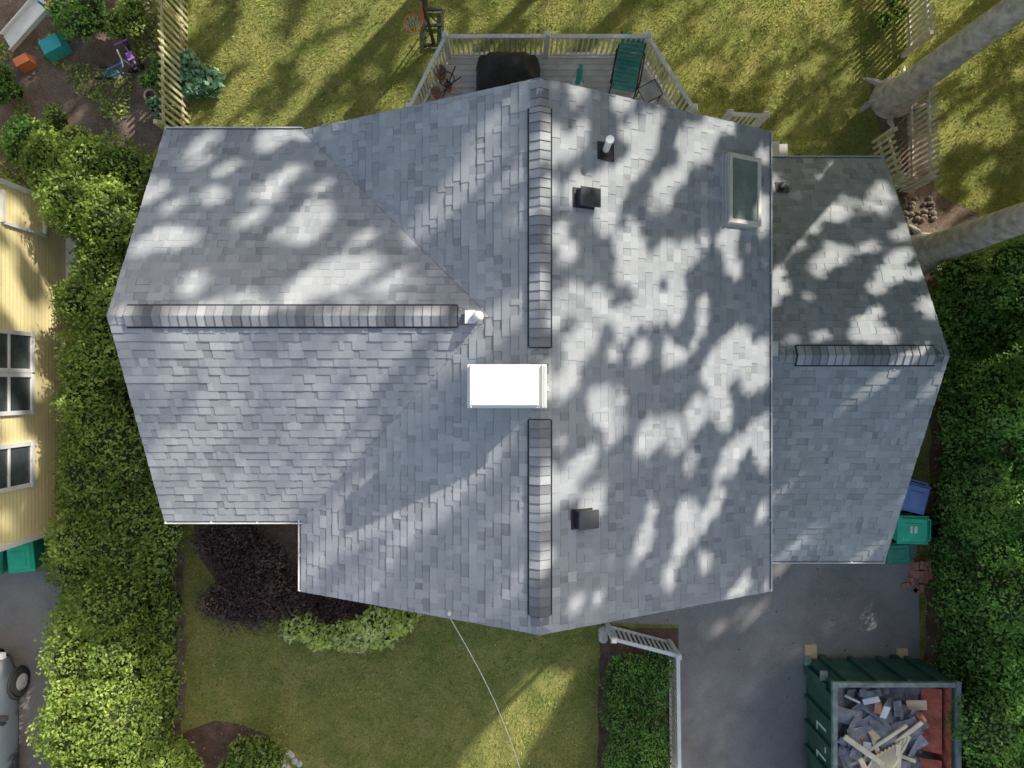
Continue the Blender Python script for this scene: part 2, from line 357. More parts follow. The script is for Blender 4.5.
def rake(p0,p1,w=.02): g.beam(p0,p1,w,.14)
for y in(MR[4]-.012,MR[5]+.012):
    for x in(xE,xW): rake((x,y,zE-.09),(MR[0],y,MR[1]-.09))
for yq in(LR[0]-LR[2],LR[0]+LR[2]): rake((LR[4]-.012,yq,zL-.09),(LR[4]-.012,LR[0],LR[1]-.09))
for yq in(RR[0]-RR[2],RR[0]+RR[2]): rake((RR[5]+.012,yq,zR-.09),(RR[5]+.012,RR[0],RR[1]-.09))
g.done('rake_trim',M_white,house)
# chimney
g=MB()
g.box((-.07,-.03,7.55),(.96,.50,1.3),0); g.box((-.07,-.03,8.22),(1.09,.60,.06),1)
g.box((-.11,-.03,8.28),(.96,.55,.07),0,top=(.97,.95)); g.box((.455,-.03,8.26),(.03,.57,.05),1)
for sx in(-.56,.42): g.box((sx,-.03,8.27),(.02,.59,.07),1)
g.box((-.07,-.03,7.15),(1.12,.66,.5),2,top=(.95,.92))
g.done('chimney',[M_metalw,M_white,M_gal],house,.006)
def onR(x,y): return (y-MR[4],(xE-x)*math.sqrt(1+MR[3]**2))
g=MB(); u0,v0=onR(3.88,3.27); w,h=1.02,.66
for (cu,cv,du,dv) in[(0,h/2,w+.14,.07),(0,-h/2,w+.14,.07),(w/2+.035,0,.07,h-.07),(-w/2-.035,0,.07,h-.07)]:
    g.box((u0+cu,v0+cv,.06),(du,dv,.12),0,X=XR)
g.box((u0,v0,.07),(w,h-.07,.05),1,X=XR)
g.box((u0,v0,.014),(w+.24,h+.20,.014),2,X=XR)
g.box((u0-.02,v0+h/2+.05,.10),(w+.16,.03,.05),2,X=XR)
g.done('skylight',[M_tan,M_skyg,M_gal],house,.006)
g=MB()
for (x,y) in((1.06,2.76),(1.03,-2.0)):
    u0,v0=onR(x,y); g.box((u0,v0,.019),(.30,.38,.012),0,X=XR); g.box((u0,v0-.02,.075),(.26,.31,.12),0,X=XR,top=(.92,.9)); g.box((u0,v0-.04,.145),(.28,.35,.02),1,X=XR)
    g.box((u0,v0-.2,.09),(.24,.02,.07),0,X=XR)
g.done('box_vents',[M_black,mat('vent_top',(.05,.052,.06),.3,5,.3)],house,.006)
g=MB(); z=MR[1]-MR[3]*(1.41-MR[0]); u0,v0=onR(1.41,3.52)
g.box((u0,v0,.019),(.27,.30,.012),1,X=XR); g.tube([(1.41,3.52,z-.02),(1.41,3.52,z+.10)],[.10,.06],14,1)
g.tube([(1.41,3.52,z),(1.41,3.52,z+.55)],[.05,.05],16,0)
g.tube([(1.41,3.52,z+.49),(1.41,3.52,z+.56)],[.06,.06],16,0)
g.ell((-.50,1.0,7.48),(.085,.085,.10),0); g.box((-.62,1.0,7.42),(.16,.2,.03),0)
z=RR[1]-RR[3]*(3.97-RR[0]); g.tube([(5.45,3.97,z),(5.45,3.97,z+.30)],[.04,.04],12,2); g.tube([(5.45,3.97,z),(5.45,3.97,z+.07)],[.10,.055],12,1)
g.box((5.45,3.97,z+.02),(.26,.26,.01),1,R=Matrix.Rotation(-math.atan(RR[3]),3,'X'))
g.box((4.62,.62,5.42),(.14,.26,.10),2)
g.done('vent_pipes',[M_white,M_black,M_gal],house)
# ---------------------------------------------------------------- ground
def patch(name,pts,z,m,jit=.12,step=.35,skirt=0):
    out=[]
    for i in range(len(pts)):
        a=Vector(pts[i][:2]);b=Vector(pts[(i+1)%len(pts)][:2]);n=max(1,int((b-a).length/step))
        for k in range(n):
            p=a.lerp(b,k/n); out.append((p.x+random.uniform(-jit,jit),p.y+random.uniform(-jit,jit),z))
    g=MB(); n=len(out); g.add(out,[tuple(range(n))]); 
    ob=g.done(name,m); return out
def PW(l): return [W(a,b)[:2] for a,b in l]
g=MB(); g.add([(-300,-300,0),(300,-300,0),(300,300,0),(-300,300,0)],[(0,1,2,3)]); g.done('lawn_ground',M_lawn)
polys=[]
polys.append(patch('garden_soil',PW([(-90,-70),(150,-70),(158,60),(165,140),(100,190),(60,200),(-90,200)]),.004,M_soil))
polys.append(patch('hedge_soil',[(-11.05,-14),(-8.3,-14),(-8.35,-3),(-8.2,5.0),(-9.4,5.4),(-11.05,5.2)],.008,M_soil))
polys.append(patch('mulch_bed',PW([(192,500),(320,500),(420,590),(425,612),(380,630),(330,638),(262,612),(225,592),(200,560)]),.008,M_mulch,.05))
cx,cy,_=W(222,775); polys.append(patch('mulch_bed',[(cx+1.7*math.cos(t),cy+1.35*math.sin(t)) for t in np.linspace(0,6.28,16)[:-1]],.008,M_mulch,.06))
polys.append(patch('mulch_bed',[(10.25,-14),(16,-14),(16,3.3),(10.4,3.3),(10.6,-1)],.008,M_mulch,.08))
polys.append(patch('mulch_bed',[(2.15,-14),(4.2,-14),(4.2,-6.2),(2.2,-6.1)],.008,M_mulch,.04))
polys.append(patch('root_soil',PW([(868,85),(905,92),(925,120),(935,190),(975,215),(1000,262),(925,285),(905,215),(880,150)]),.006,M_soil,.12))
polys.append(patch('asphalt_driveway',[(2.25,-6.02),(2.3,-3.2),(10.2,-3.2),(10.32,-6),(10.35,-14),(4.25,-14),(4.22,-6.1)],.012,M_asph,.015,.8))
polys.append(patch('asphalt_driveway',[(-25,-5.1),(-11.0,-4.7),(-10.75,-7),(-10.7,-14),(-25,-14)],.012,M_asph,.03))
def inpoly(x,y,poly):
    c=np.zeros(len(x),bool); n=len(poly); j=n-1
    for i in range(n):
        xi,yi=poly[i][:2]; xj,yj=poly[j][:2]
        c^=((yi>y)!=(yj>y))&(x<(xj-xi)*(y-yi)/((yj-yi) or 1e-9)+xi); j=i
    return c
N=320000; x=rng.uniform(-8.6,13.5,N); y=rng.uniform(-10.2,10.2,N)
k=~((x>-6)&(x<7.4)&(y>-3.2)&(y<4.1)); 
for p in polys: k&=~inpoly(x,y,p)
x=x[k];y=y[k]; C=np.stack([x,y,np.full(len(x),.02)],1)
dn=vnoise(C*np.array([1.1,1.1,0])+5,11)*.6+vnoise(C*np.array([4,4,0]),12)*.4
k=rng.uniform(0,1,len(x))<(.15+dn*1.3); C=C[k]; dn=dn[k]
n=len(C); ang=rng.uniform(0,6.28,n); tilt=rng.uniform(.0,.07,n); hh=rng.uniform(.02,.065,n); w=rng.uniform(.006,.015,n)
dx=np.stack([np.cos(ang),np.sin(ang),0*ang],1); dy=np.stack([-np.sin(ang),np.cos(ang),0*ang],1)
b=C.copy(); b[:,2]=.0; tip=b+dy*tilt[:,None]; tip[:,2]=hh
P=np.stack([b-dx*w[:,None],b+dx*w[:,None],tip+dx*w[:,None]*.3,tip-dx*w[:,None]*.3],1)
quads('lawn_grass',P,.08+.75*dn+rng.uniform(-.28,.28,n),M_grass)
N=2600; x=rng.uniform(-8.6,13.5,N); y=rng.uniform(-10.2,10.2,N); k=(~((x>-6)&(x<7.4)&(y>-3.2)&(y<4.1)))&(vnoise(np.stack([x,y,0*x],1)*.8,55)>.45)
C=np.stack([x[k],y[k],np.full(k.sum(),.055)],1); nn=rng.normal(size=C.shape)*.25+np.array([0,0,1.0]); nn/=np.linalg.norm(nn,axis=1)[:,None]
C[:,2]=np.where((C[:,0]>4.2)&(C[:,0]<10.3)&(C[:,1]<-3.2),.028,.06)
quads('fallen_leaves',leafquads(C,nn,.06,.7),rng.uniform(0,1,len(C)),M_litter)
# ---------------------------------------------------------------- vegetation
def rb(x0,x1,y0,y1,n,z,r,rr=.25):
    out=[]
    for _ in range(n):
        q=random.uniform(1-rr,1+rr)*r; out.append((random.uniform(x0,x1),random.uniform(y0,y1),z*random.uniform(.8,1.1),q,q*random.uniform(.85,1.15),q*random.uniform(.8,1.1)))
    return out
bl=[]
for yv in np.arange(-10.4,5.2,.62):
    wide=yv<-2.2
    x0,x1=(-10.1,-8.75) if wide else (-9.75,-8.8)
    for xv in np.arange(x0,x1+.01,.55):
        r=random.uniform(.36,.74); bl.append((xv+random.uniform(-.25,.25),yv+random.uniform(-.3,.3),random.uniform(.7,2.1),r,r,random.uniform(.5,.85)))
    bl.append((x1+.2+random.uniform(-.2,.15),yv,.6,.4,.45,.6)); bl.append((x0-.1,yv,.7,.4,.45,.7))
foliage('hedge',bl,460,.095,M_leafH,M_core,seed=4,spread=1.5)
bl=[]
for yv in np.arange(-10.4,2.9,.65):
    x0=11.0 if yv<-.5 else 10.9
    for xv in np.arange(x0,13.6,.62):
        r=random.uniform(.40,.78); bl.append((xv+random.uniform(-.25,.25),yv+random.uniform(-.3,.3),random.uniform(.7,2.2),r,r,random.uniform(.55,.85)))
    bl.append((x0-.2+random.uniform(-.15,.15),yv,.6,.42,.45,.6))
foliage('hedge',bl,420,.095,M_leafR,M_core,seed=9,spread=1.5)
foliage('barberry_bush',rb(-7.4,-5.6,-5.4,-3.6,16,.55,.5)+rb(-5.6,-4.2,-5.9,-5.0,8,.4,.38),420,.075,M_leafD,M_coreD,seed=5,spread=1.6)
bl=[]
for k in range(15):
    t=k/14; px=296+t*112; py=625+12*math.sin(t*3.1)-t*10; c=W(px,py,.5); r=random.uniform(.26,.42); bl.append((c[0],c[1]+random.uniform(-.12,.12),.4,r,r,.36))
foliage('hydrangea_bush',bl,330,.13,M_leafY,M_core,seed=6,spread=1.5)
bl=[]
for k in range(14):
    px=random.uniform(165,275); py=random.uniform(752,790); c=W(px,py,.6); bl.append((c[0],c[1],.5,.38,.38,.4))
foliage('garden_shrub',bl,450,.09,M_leafH,M_core,seed=7)
bl=[]
for yv in np.arange(-10.3,-6.7,.42):
    for xv in (2.65,3.1,3.5): bl.append((xv+random.uniform(-.08,.08),yv+random.uniform(-.15,.15),.5,.36,.36,random.uniform(.34,.46)))
foliage('boxwood_hedge',bl,620,.065,M_leafR,M_core,seed=8,spread=1.4)
bl=[(W(200,85)[0]+random.uniform(-.35,.35),W(200,85)[1]+random.uniform(-.5,.4),.2,.32,.32,.25) for _ in range(7)]
foliage('hosta_plant',bl,150,.22,M_leafB,M_core,seed=10)
def bush(px,py,r,m=M_leafH,n=6,z=.6,size=.09):
    c=W(px,py,z); b=[]
    for _ in range(n):
        q=r*random.uniform(.35,.6); b.append((c[0]+random.uniform(-.7,.7)*r,c[1]+random.uniform(-.7,.7)*r,z*random.uniform(.5,1.1),q,q,q*.9))
    foliage('garden_bush',b,340,size,m,M_core,seed=random.randint(1,99),spread=1.4)
bush(75,8,.75,M_leafR,7,.9); bush(120,12,.55,M_leafH,6,.6); bush(8,80,.5,M_leafR,4,.5); bush(84,160,.8,M_leafH,8,1.0)
bush(40,170,.8,M_leafH,7,.8); bush(150,72,.4,M_leafR,4,.5); bush(155,115,.45,M_leafB,4,.4); bush(8,135,.6,M_leafR,5,.6)
bush(895,8,.4,M_leafH,3,.4); bush(965,310,.8,M_leafH,9,.9); bush(1000,318,.7,M_leafR,8,.9); bush(915,250,.3,M_leafH,3,.3); bush(45,120,.5,M_leafH,4,.35)
N=9000; x=rng.uniform(-13,-8.2,N); y=rng.uniform(4.5,9.9,N); C=np.stack([x,y,rng.uniform(.02,.15,N)],1)
k=vnoise(C*np.array([1.3,1.3,0]),21)>.62; C=C[k]; nn=rng.normal(size=C.shape)+np.array([0,0,1.5]); nn/=np.linalg.norm(nn,axis=1)[:,None]
quads('ground_cover_plants',leafquads(C,nn,.09),rng.uniform(.2,.9,len(C)),M_leafH)
# ---------------------------------------------------------------- light gaps cut into the tree canopy to shape the dapples
dens="""
2235776666445455
0235655534334334
1336535456431243
6335423456542332
7323322567554553
7333333476543434
7344444455554224
7333444465672103
3312344455783002
0420000001210002
0540000000000002
0530000000000001""".split()
D=np.array([[int(c)/10 for c in r] for r in dens])
gy,gx=np.mgrid[0:768:2,0:1024:2]; PX=gx.ravel();PY=gy.ravel()
zz=np.zeros(PX.shape); found=np.zeros(PX.shape,bool)
for z in np.arange(8.0,0,-.05):
    s=(H-z)/F; X_=(PX-512)*s; Y_=(384-PY)*s
    h=(~found)&(roofz(X_,Y_)>=z); zz[h]=z; found|=h
s=(H-zz)/F; P3=np.stack([(PX-512)*s,(384-PY)*s,zz],1)
fx=np.clip(PX/64-.5,0,14.999);fy=np.clip(PY/64-.5,0,10.999);ix=fx.astype(int);iy=fy.astype(int);tx=fx-ix;ty=fy-iy
L=D[iy,ix]*(1-tx)*(1-ty)+D[iy,ix+1]*tx*(1-ty)+D[iy+1,ix]*(1-tx)*ty+D[iy+1,ix+1]*tx*ty
CELL=.07; G0=-20; GN=572
uu=P3@U; vv=P3@V
def nz(u,v):
    p=np.stack([u/.27,v/.42,0*u],-1); q=np.stack([u/.15+9,v/.22,0*u],-1); r=np.stack([u/.8+3,v/1.2,0*u],-1)
    return .62*vnoise(p,31)+.25*vnoise(q,32)+.17*vnoise(r,33)
su,sv=np.meshgrid(np.linspace(-15,15,300),np.linspace(-10,10,200)); srt=np.sort(nz(su.ravel(),sv.ravel()))
rank=1-np.searchsorted(srt,nz(uu,vv))/len(srt)
lit=rank<(L*.62)
beam=inpoly(PX,PY,[(455,775),(534,674),(566,680),(508,775)]); 
mask=np.zeros((GN,GN),bool)
def cell(a): return np.clip(((a-G0)/CELL).astype(int),0,GN-1)
iu=cell(uu); iv=cell(vv)
mask[iu[lit],iv[lit]]=True
def dil(a,k=1):
    for _ in range(k):
        q=a.copy(); q[1:]|=a[:-1]; q[:-1]|=a[1:]; q[:,1:]|=a[:,:-1]; q[:,:-1]|=a[:,1:]; a=q
    return a
mask=dil(mask,1)
bm_=np.zeros((GN,GN),bool); bm_[iu[beam],iv[beam]]=True
cx_,cy_=np.meshgrid(np.linspace(-.65,.5,30),np.linspace(-.36,.3,20)); Pc=np.stack([cx_.ravel(),cy_.ravel(),np.full(600,8.3)],1)
bm_[cell(Pc@U),cell(Pc@V)]=True
mask|=dil(bm_,2)
def tree(name,x,y,zc,r,rz,tr,n,vis=False):
    e=empty(name); g=MB(); top=zc+rz*.6
    ps=[];rs=[]
    for z in [-.05,.12,.35,.8]+list(np.linspace(1.6,top,12)):
        t=z/top; ps.append((x+.10*math.sin(t*5+x)-.10*math.sin(x),y+.10*math.cos(t*4+y)-.10*math.cos(y),z)); rs.append(tr*(1-.85*max(0,t))*(1.0+.5*math.exp(-max(0,z)/.3)))
    g.tube(ps,rs,24,wob=.04)
    for k in range(5):
        a=k*1.3+x; L_=tr*random.uniform(.9,2.0)
        g.tube([(x+math.cos(a)*tr*.75,y+math.sin(a)*tr*.75,.16),(x+math.cos(a+.1)*(tr+L_*.4),y+math.sin(a+.1)*(tr+L_*.4),.02),(x+math.cos(a+.3)*(tr+L_),y+math.sin(a+.3)*(tr+L_),-.06)],[tr*.32,tr*.22,tr*.10],8)
    for k in range(8):
        t=random.uniform(.6,.95); z0=top*t; a=random.uniform(-.7,2.2)
        f=max(0,1-((z0+1-zc)/rz)**2)**.5*r*.6
        ex,ey,ez=x+math.cos(a)*f,y+math.sin(a)*f,z0+f*.6
        g.tube([(x,y,z0),((x+ex)/2,(y+ey)/2,z0+f*.2),(ex,ey,ez)],[tr*.18*(1-t*.4),tr*.09,.02],7)
    g.done('trunk_and_limbs',M_bark,e)
    n=int(n*2.4)
    d=rng.normal(size=(n,3)); d/=np.linalg.norm(d,axis=1)[:,None]; q=rng.uniform(0,1,n)**(1/2.2)
    C=np.array([x,y,zc])+d*q[:,None]*np.array([r,r,rz])*(.75+.5*vnoise(d*2+x,3))[:,None]
    fr=(np.abs(C[:,0])<.72*(H-C[:,2])*1.06+.15)&(np.abs(C[:,1])<.54*(H-C[:,2])*1.06+.15)
    C=C[(~fr)&(~mask[cell(C@U),cell(C@V)])&(C[:,2]>2.5)&(np.linalg.norm(C-np.array([0,0,H]),axis=1)>2.5)]  # leaves culled where the mask lets sun through, shaping the dapples below
    nn=rng.normal(size=C.shape); nn/=np.linalg.norm(nn,axis=1)[:,None]
    quads('leaves',leafquads(C,nn,.20,.65),rng.uniform(0,1,len(C)),M_leafT,e)
for (x,y,zc,r,rz,tr,n) in[(9.57,7.2,13,4.6,5.2,.36,16000),(10.35,3.3,12.5,4.6,5.2,.38,15000),(14.5,12,10.5,5,7,.33,14000),(7.5,14.2,12.5,5.4,7,.26,16000),
    (-2.5,15.5,10,5,6.5,.26,12000),(16.5,5,9,4.8,6.5,.33,14000),(18.5,-2,8,5.2,6.5,.33,12000),(9,20.5,8.5,6,6.5,.33,11000),(0,23,8.5,6,6.5,.33,10000),
    (21,12,7,5.5,6,.3,9000),(.2,12.4,13.2,5.2,4.6,.22,13000),(4.2,13.6,14.6,4.6,4.2,.18,13000),(25,3,6,6,6,.3,7000)]:
    tree('maple_tree',x,y,zc,r,rz,tr,n)  # mostly unseen trees, their crowns added along the sun rays for shade
# ---------------------------------------------------------------- deck
deck=empty('wooden_deck'); g=MB()
zf=1.0
y=4.1
def bx(yv): 
    if yv<6.25: return -2.3,4.15
    t=(yv-6.25)/(7.85-6.25); return -2.3+t*.8,4.15-t*1.05
while y<7.85:
    a,b=bx(y+.13); g.box(((a+b)/2,y+.068,zf-.015),(b-a,.130,.03)); y+=.142
g.box((4.95,5.2,zf-.02),(1.55,2.0,.03)); 
for i in range(4): g.box((5.9+i*.28,5.2,zf-.2-.2*i),(.3,1.6,.04))
g.done('deck_boards',M_deck,deck)
g=MB()
for (x,y) in[(-2.2,6.2),(-1.4,7.7),(3,7.7),(4.0,6.2),(.8,7.7),(-2.2,4.4),(5.6,6.0)]: g.box((x,y,.47),(.14,.14,.94))
g.box((.8,7.75,.88),(4.6,.05,.2)); g.done('deck_posts',M_woodg,deck)
g=MB()
def post(g,p,z0,h,pw=.11):
    g.box((p[0],p[1],z0+h/2+.03),(pw,pw,h+.12)); g.box((p[0],p[1],z0+h+.11),(pw+.03,pw+.03,.035),top=(.6,.6))
def railing(g,p0,p1,z0,h,sp=.115):
    p0=Vector((*p0,0));p1=Vector((*p1,0)); d=p1-p0; L=d.length; n=int(L/sp); Z=Vector((0,0,1)); q=d.normalized()*.05
    g.beam(p0+q+Z*(z0+h),p1-q+Z*(z0+h),.085,.045); g.beam(p0+q+Z*(z0+.09),p1-q+Z*(z0+.09),.06,.05)
    a=math.atan2(d.y,d.x)
    for i in range(1,n): g.box(tuple(p0+d*(i/n)+Z*(z0+h/2+.04)),(.035,.035,h-.12),rz=a)
R0=(-2.32,6.25);R1=(-1.50,7.85);Rm=(.80,7.85);R2=(3.07,7.85);R3=(4.10,6.22);R4=(5.72,6.05)
for a,b in((R0,R1),(R1,Rm),(Rm,R2),(R2,R3),((4.9,6.1),R4),(R0,(-2.32,4.2))): railing(g,a,b,zf,.95)
for p in(R0,R1,Rm,R2,R3,R4,(4.9,6.1)): post(g,p,zf,.95)
g.done('railing',M_white,deck)
g=MB(); gx,gy=W(508,64,2.0)[:2]
vs=[];fs=[];nx,ny=22,12
for i in range(nx+1):
    for j in range(ny+1):
        a=i/nx*2-1;b=j/ny*2-1; e=max(abs(a)**4,abs(b)**4)
        zt=1.15*(1-e)**.45 if e<1 else 0
        zt*= (.86+.14*(abs(a)<.55)); zt+=random.uniform(-.015,.015)
        vs.append((gx+a*.76+random.uniform(-.012,.012),gy+b*.38+random.uniform(-.012,.012),zf+max(.03,zt)))
for i in range(nx):
    for j in range(ny):
        o=i*(ny+1)+j; fs.append((o,o+ny+1,o+ny+2,o+1))
g.add(vs,fs,0,.5,True); g.done('covered_grill',M_blackp)
g=MB(); cx,cy=W(628,66,1.5)[:2]; X=Matrix.Translation((cx,cy,zf))@Matrix.Rotation(math.radians(-10),4,'Z')
for sx in(-.3,.3):
    g.tube([(sx,-.55,.02),(sx,-.5,.38),(sx,.15,.36),(sx,.6,.85)],[.016]*4,8,1,X=X); g.tube([(sx,.35,.02),(sx,.15,.36)],[.016]*2,8,1,X=X)
    g.tube([(sx*1.1,-.4,.38),(sx*1.1,-.35,.58),(sx*1.1,.3,.60)],[.018]*3,8,1,X=X)
for i in range(7): g.box((0,-.48+i*.1,.385),(.56,.09,.03),0,X=X)
for i in range(6): g.beam((-.28,.2+i*.07,.43+i*.075),(.28,.2+i*.07,.43+i*.075),.085,.03,0,X=X)
g.done('patio_chair',[M_fabric,M_black])
g=MB(); cx,cy=W(650,92,1.4)[:2]; X=Matrix.Translation((cx,cy,zf))@Matrix.Rotation(.5,4,'Z')
g.box((0,0,.42),(.46,.40,.02),0,X=X)
for a in(-.23,.23): g.tube([(a,-.2,.43),(a,.2,.43)],[.012]*2,6,1,X=X)
for a in(-.2,.2): g.tube([(-.23,a,.43),(.23,a,.43)],[.012]*2,6,1,X=X)
for a in(-.2,.2):
    for b in(-.17,.17): g.tube([(a,b,0),(a,b,.42)],[.014]*2,6,1,X=X)
g.done('patio_side_table',[mat('smoked_glass',(.30,.30,.31),.2,4,.2),M_black])
g=MB(); cx,cy=W(580,72,1.6)[:2]
g.tube([(cx,cy,zf),(cx,cy,zf+.7),(cx,cy+.02,zf+.8)],[.06,.07,.03],12,0); g.ell((cx,cy+.03,zf+.86),(.05,.05,.06),0); g.tube([(cx,cy,zf),(cx,cy,zf+.03)],[.14,.14],14,1); g.beam((cx,cy,zf+.6),(cx+.09,cy-.18,zf+.45),.035,.03,0)
g.done('water_dispenser',[M_teal,M_white])
g=MB()
for (px,py,r) in((440,72,.16),(436,92,.12),(448,86,.1)):
    c=W(px,py,1.2); g.tube([(c[0],c[1],zf),(c[0],c[1],zf+.26)],[r*.75,r],14,0); g.tube([(c[0],c[1],zf+.25),(c[0],c[1],zf+.27)],[r*.88,r*.88],14,1)
g.done('flower_pots',[mat('terracotta',(.38,.13,.08),.8,6,.2),M_soil])
g=MB(); c=W(447,80,1.4); g.tube([(c[0]-.3,c[1]-.3,zf+.1),(c[0]+.15,c[1]-.1,zf+.5),(c[0]+.3,c[1]+.2,zf+.1)],[.015]*3,6); g.tube([(c[0]-.1,c[1]-.4,zf+.4),(c[0]+.2,c[1]+.3,zf+.45)],[.015]*2,6); g.ring((c[0],c[1],zf+.45),(0,0,1),.17,.015); g.tube([(c[0],c[1],zf),(c[0],c[1],zf+.45)],[.02]*2,6)
g.done('plant_stand',M_black)
g=MB(); c=W(434,45); hx,hy=c[0],c[1]
for sx in(-.22,.22): g.beam((hx+sx,hy-.1,.08),(hx+sx,hy+.85,.08),.07,.07,0)
for yv in(-.05,.45,.85): g.beam((hx-.22,hy+yv,.10),(hx+.22,hy+yv,.10),.06,.06,0)
g.tube([(hx,hy,.1),(hx-.03,hy+.05,2.0)],[.05,.04],10,0)
g.box((hx+.02,hy+.12,2.02),(.05,.8,.52),0); 
rcx,rcy=W(413,23,1.95)[:2]
g.ring((rcx,rcy,1.95),(0,0,1),.2,.018,m=1); g.beam((hx-.02,hy+.12,1.95),(rcx+.19,rcy,1.95),.08,.04,1)
for i in range(12):
    a=i*.5236
    for sg in(.35,-.35): b=a+sg; g.tube([(rcx+.2*math.cos(a),rcy+.2*math.sin(a),1.95),(rcx+.10*math.cos(b),rcy+.10*math.sin(b),1.6)],[.008]*2,4,2)
g.tube([(hx-.1,hy+.5,.15),(hx-.03,hy+.1,1.3)],[.02,.02],6,0); g.tube([(hx+.1,hy+.5,.15),(hx+.03,hy+.1,1.3)],[.02,.02],6,0)
g.done('basketball_hoop',[M_black,M_orange,M_white])
# ---------------------------------------------------------------- fences
def picket(name,p0,p1,h,m,sp=.17,w=.075,seed=0):
    g=MB(); p0=Vector((*p0,0));p1=Vector((*p1,0));d=p1-p0;L=d.length;a=math.atan2(d.y,d.x);n=int(L/sp);Z=Vector((0,0,1)); nn=Vector((-d.y,d.x,0)).normalized()
    for z in(.25,h-.25): g.beam(p0+Z*z+nn*.04,p1+Z*z+nn*.04,.04,.08)
    for i in range(n+1):
        q=p0+d*(i/n); hh=h*random.uniform(.96,1.02)
        g.box(tuple(q+Z*hh/2),(w,.02,hh),rz=a+random.uniform(-.05,.05)); g.box(tuple(q+Z*(hh+.03)),(w,.02,.06),rz=a,top=(.3,1))
    k=max(1,int(L/2.2))
    for i in range(k+1): g.box(tuple(p0+d*(i/k)+nn*.11+Z*(h/2)),(.09,.09,h),rz=a)
    g.done(name,m)
picket('picket_fence',(-8.17,6.1),(-8.25,12),1.5,M_wood)
picket('picket_fence',(10.05,4.9),(10.0,7.15),1.25,M_woodg,.14)
picket('picket_fence',(10.0,8.3),(9.75,12.5),1.25,M_woodg,.14)
picket('picket_fence',(9.1,6.1),(9.4,4.95),.95,M_wood,.14)
picket('picket_fence',(9.45,4.92),(10.0,4.85),.95,M_woodg,.14)
g=MB(); railing(g,(2.42,-6.10),(3.97,-6.50),0,1.0,.12); railing(g,(3.97,-6.50),(4.03,-11.5),0,1.0,.12)
for p in((2.42,-6.10),(3.97,-6.50),(4.03,-11.5)): post(g,p,0,1.0)
g.done('porch_railing',M_white)
# ---------------------------------------------------------------- yellow house
yh=empty('yellow_house'); g=MB(); xw=-11.06
g.box((xw-4.1,.42,3),(8.0,7.94,6),0)
z=.35
while z<6:
    g.add([(xw-.1,-3.57,z),(xw-.1,4.4,z),(xw+.022,4.4,z),(xw+.022,-3.57,z),(xw-.0,4.4,z+.12),(xw-.0,-3.57,z+.12)],[(0,1,2,3),(3,2,4,5)],0)
    g.add([(xw+.024,-3.57,z-.002),(xw+.024,4.4,z-.002),(xw+.024,4.4,z+.010),(xw+.024,-3.57,z+.010)],[(0,1,2,3)],1); z+=.12
g.done('walls',[M_yel,mat('siding_shadow_gap',(.46,.36,.17),.8,4,.1)],yh)
g=MB(); g.box((xw-.02,.42,.17),(.08,7.94,.34),0); g.box((xw+.01,4.38,3),(.09,.12,5.9),1); g.box((xw+.01,-3.55,3),(.09,.12,5.9),1)
g.box((xw+.14,3.1,.2),(.3,2.3,.4),1)
g.done('foundation_and_trim',[M_conc,M_white],yh)
g=MB()
def win(yc,w,z0,h):
    t=.09; x=xw+.035
    g.box((x,yc,z0-t/2),(.12,w+.22,t),0); g.box((x,yc,z0+h+t/2),(.10,w+.22,t),0)
    for sg in(-1,1): g.box((x,yc+sg*(w/2+t/2),z0+h/2),(.10,t,h),0)
    g.box((x-.01,yc,z0+h/2),(.04,w,h),1); g.box((x+.01,yc,z0+h/2),(.06,w,.05),0)
win(.72,.75,1.75,1.4); win(-.22,.75,1.75,1.4); win(-1.83,.85,1.75,1.4); win(.7,.75,4.2,1.3); win(-1.8,.8,4.2,1.3)
for (a,b,c,d) in((4.2,3.5,1.2,1.25),(4.2,3.5,2.6,2.65)): g.box((xw+.035,(a+b)/2,(c+d)/2),(.1,a-b,.07),0)
g.box((xw+.035,3.5,1.9),(.1,.07,1.4),0)
g.done('windows',[M_white,M_glass],yh)
g=MB()
for sg,xa in((1,xw+.35),(-1,xw-8.5)):
    g.add([(xa,-3.9,5.9),(xa,4.7,5.9),(xw-4.1,4.7,8.4),(xw-4.1,-3.9,8.4)],[(0,1,2,3)],0,.4)
g.add([(xw,-3.57,6),(xw-8.1,-3.57,6),(xw-4.1,-3.57,8.3)],[(0,1,2)]); g.add([(xw,4.4,6),(xw-8.1,4.4,6),(xw-4.1,4.4,8.3)],[(0,1,2)])
g.done('roof',M_sh,yh)
# ---------------------------------------------------------------- bins
def cart(name,x,y,rz,mb,ml,s=1.0):
    g=MB(); X=Matrix.Translation((x,y,0))@Matrix.Rotation(rz,4,'Z')@Matrix.Scale(s,4)
    g.box((0,0,.52),(.46,.50,.92),0,X=X,top=(1.25,1.3)); g.box((0,0,.985),(.64,.70,.04),1,X=X); g.box((0,.01,1.03),(.60,.66,.06),1,X=X,top=(.85,.82))
    g.box((0,-.02,1.068),(.34,.38,.02),1,X=X,top=(.9,.9)); g.tube([(-.24,.40,.98),(.24,.40,.98)],[.018]*2,8,1,X=X)
    for sx in(-.24,.24): g.beam((sx,.3,.98),(sx,.4,.98),.03,.03,1,X=X); g.tube([(sx*1.05,.26,.12),(sx*1.3,.26,.12)],[.12]*2,14,2,X=X)
    g.tube([(-.3,.26,.12),(.3,.26,.12)],[.012]*2,6,2,X=X)
    if mb is M_gbin: g.box((-.02,.02,1.082),(.16,.06,.006),3,X=X); g.box((-.02,-.08,1.082),(.16,.05,.006),3,X=X)
    g.done(name,[mb,ml,M_tire,M_white],None,.012)
cart('blue_trash_bin',9.62,-2.72,-.25,M_bbin,M_bbin,1.0)
cart('green_trash_bin',9.56,-3.48,-1.6,M_gbin,M_gbin,1.05)
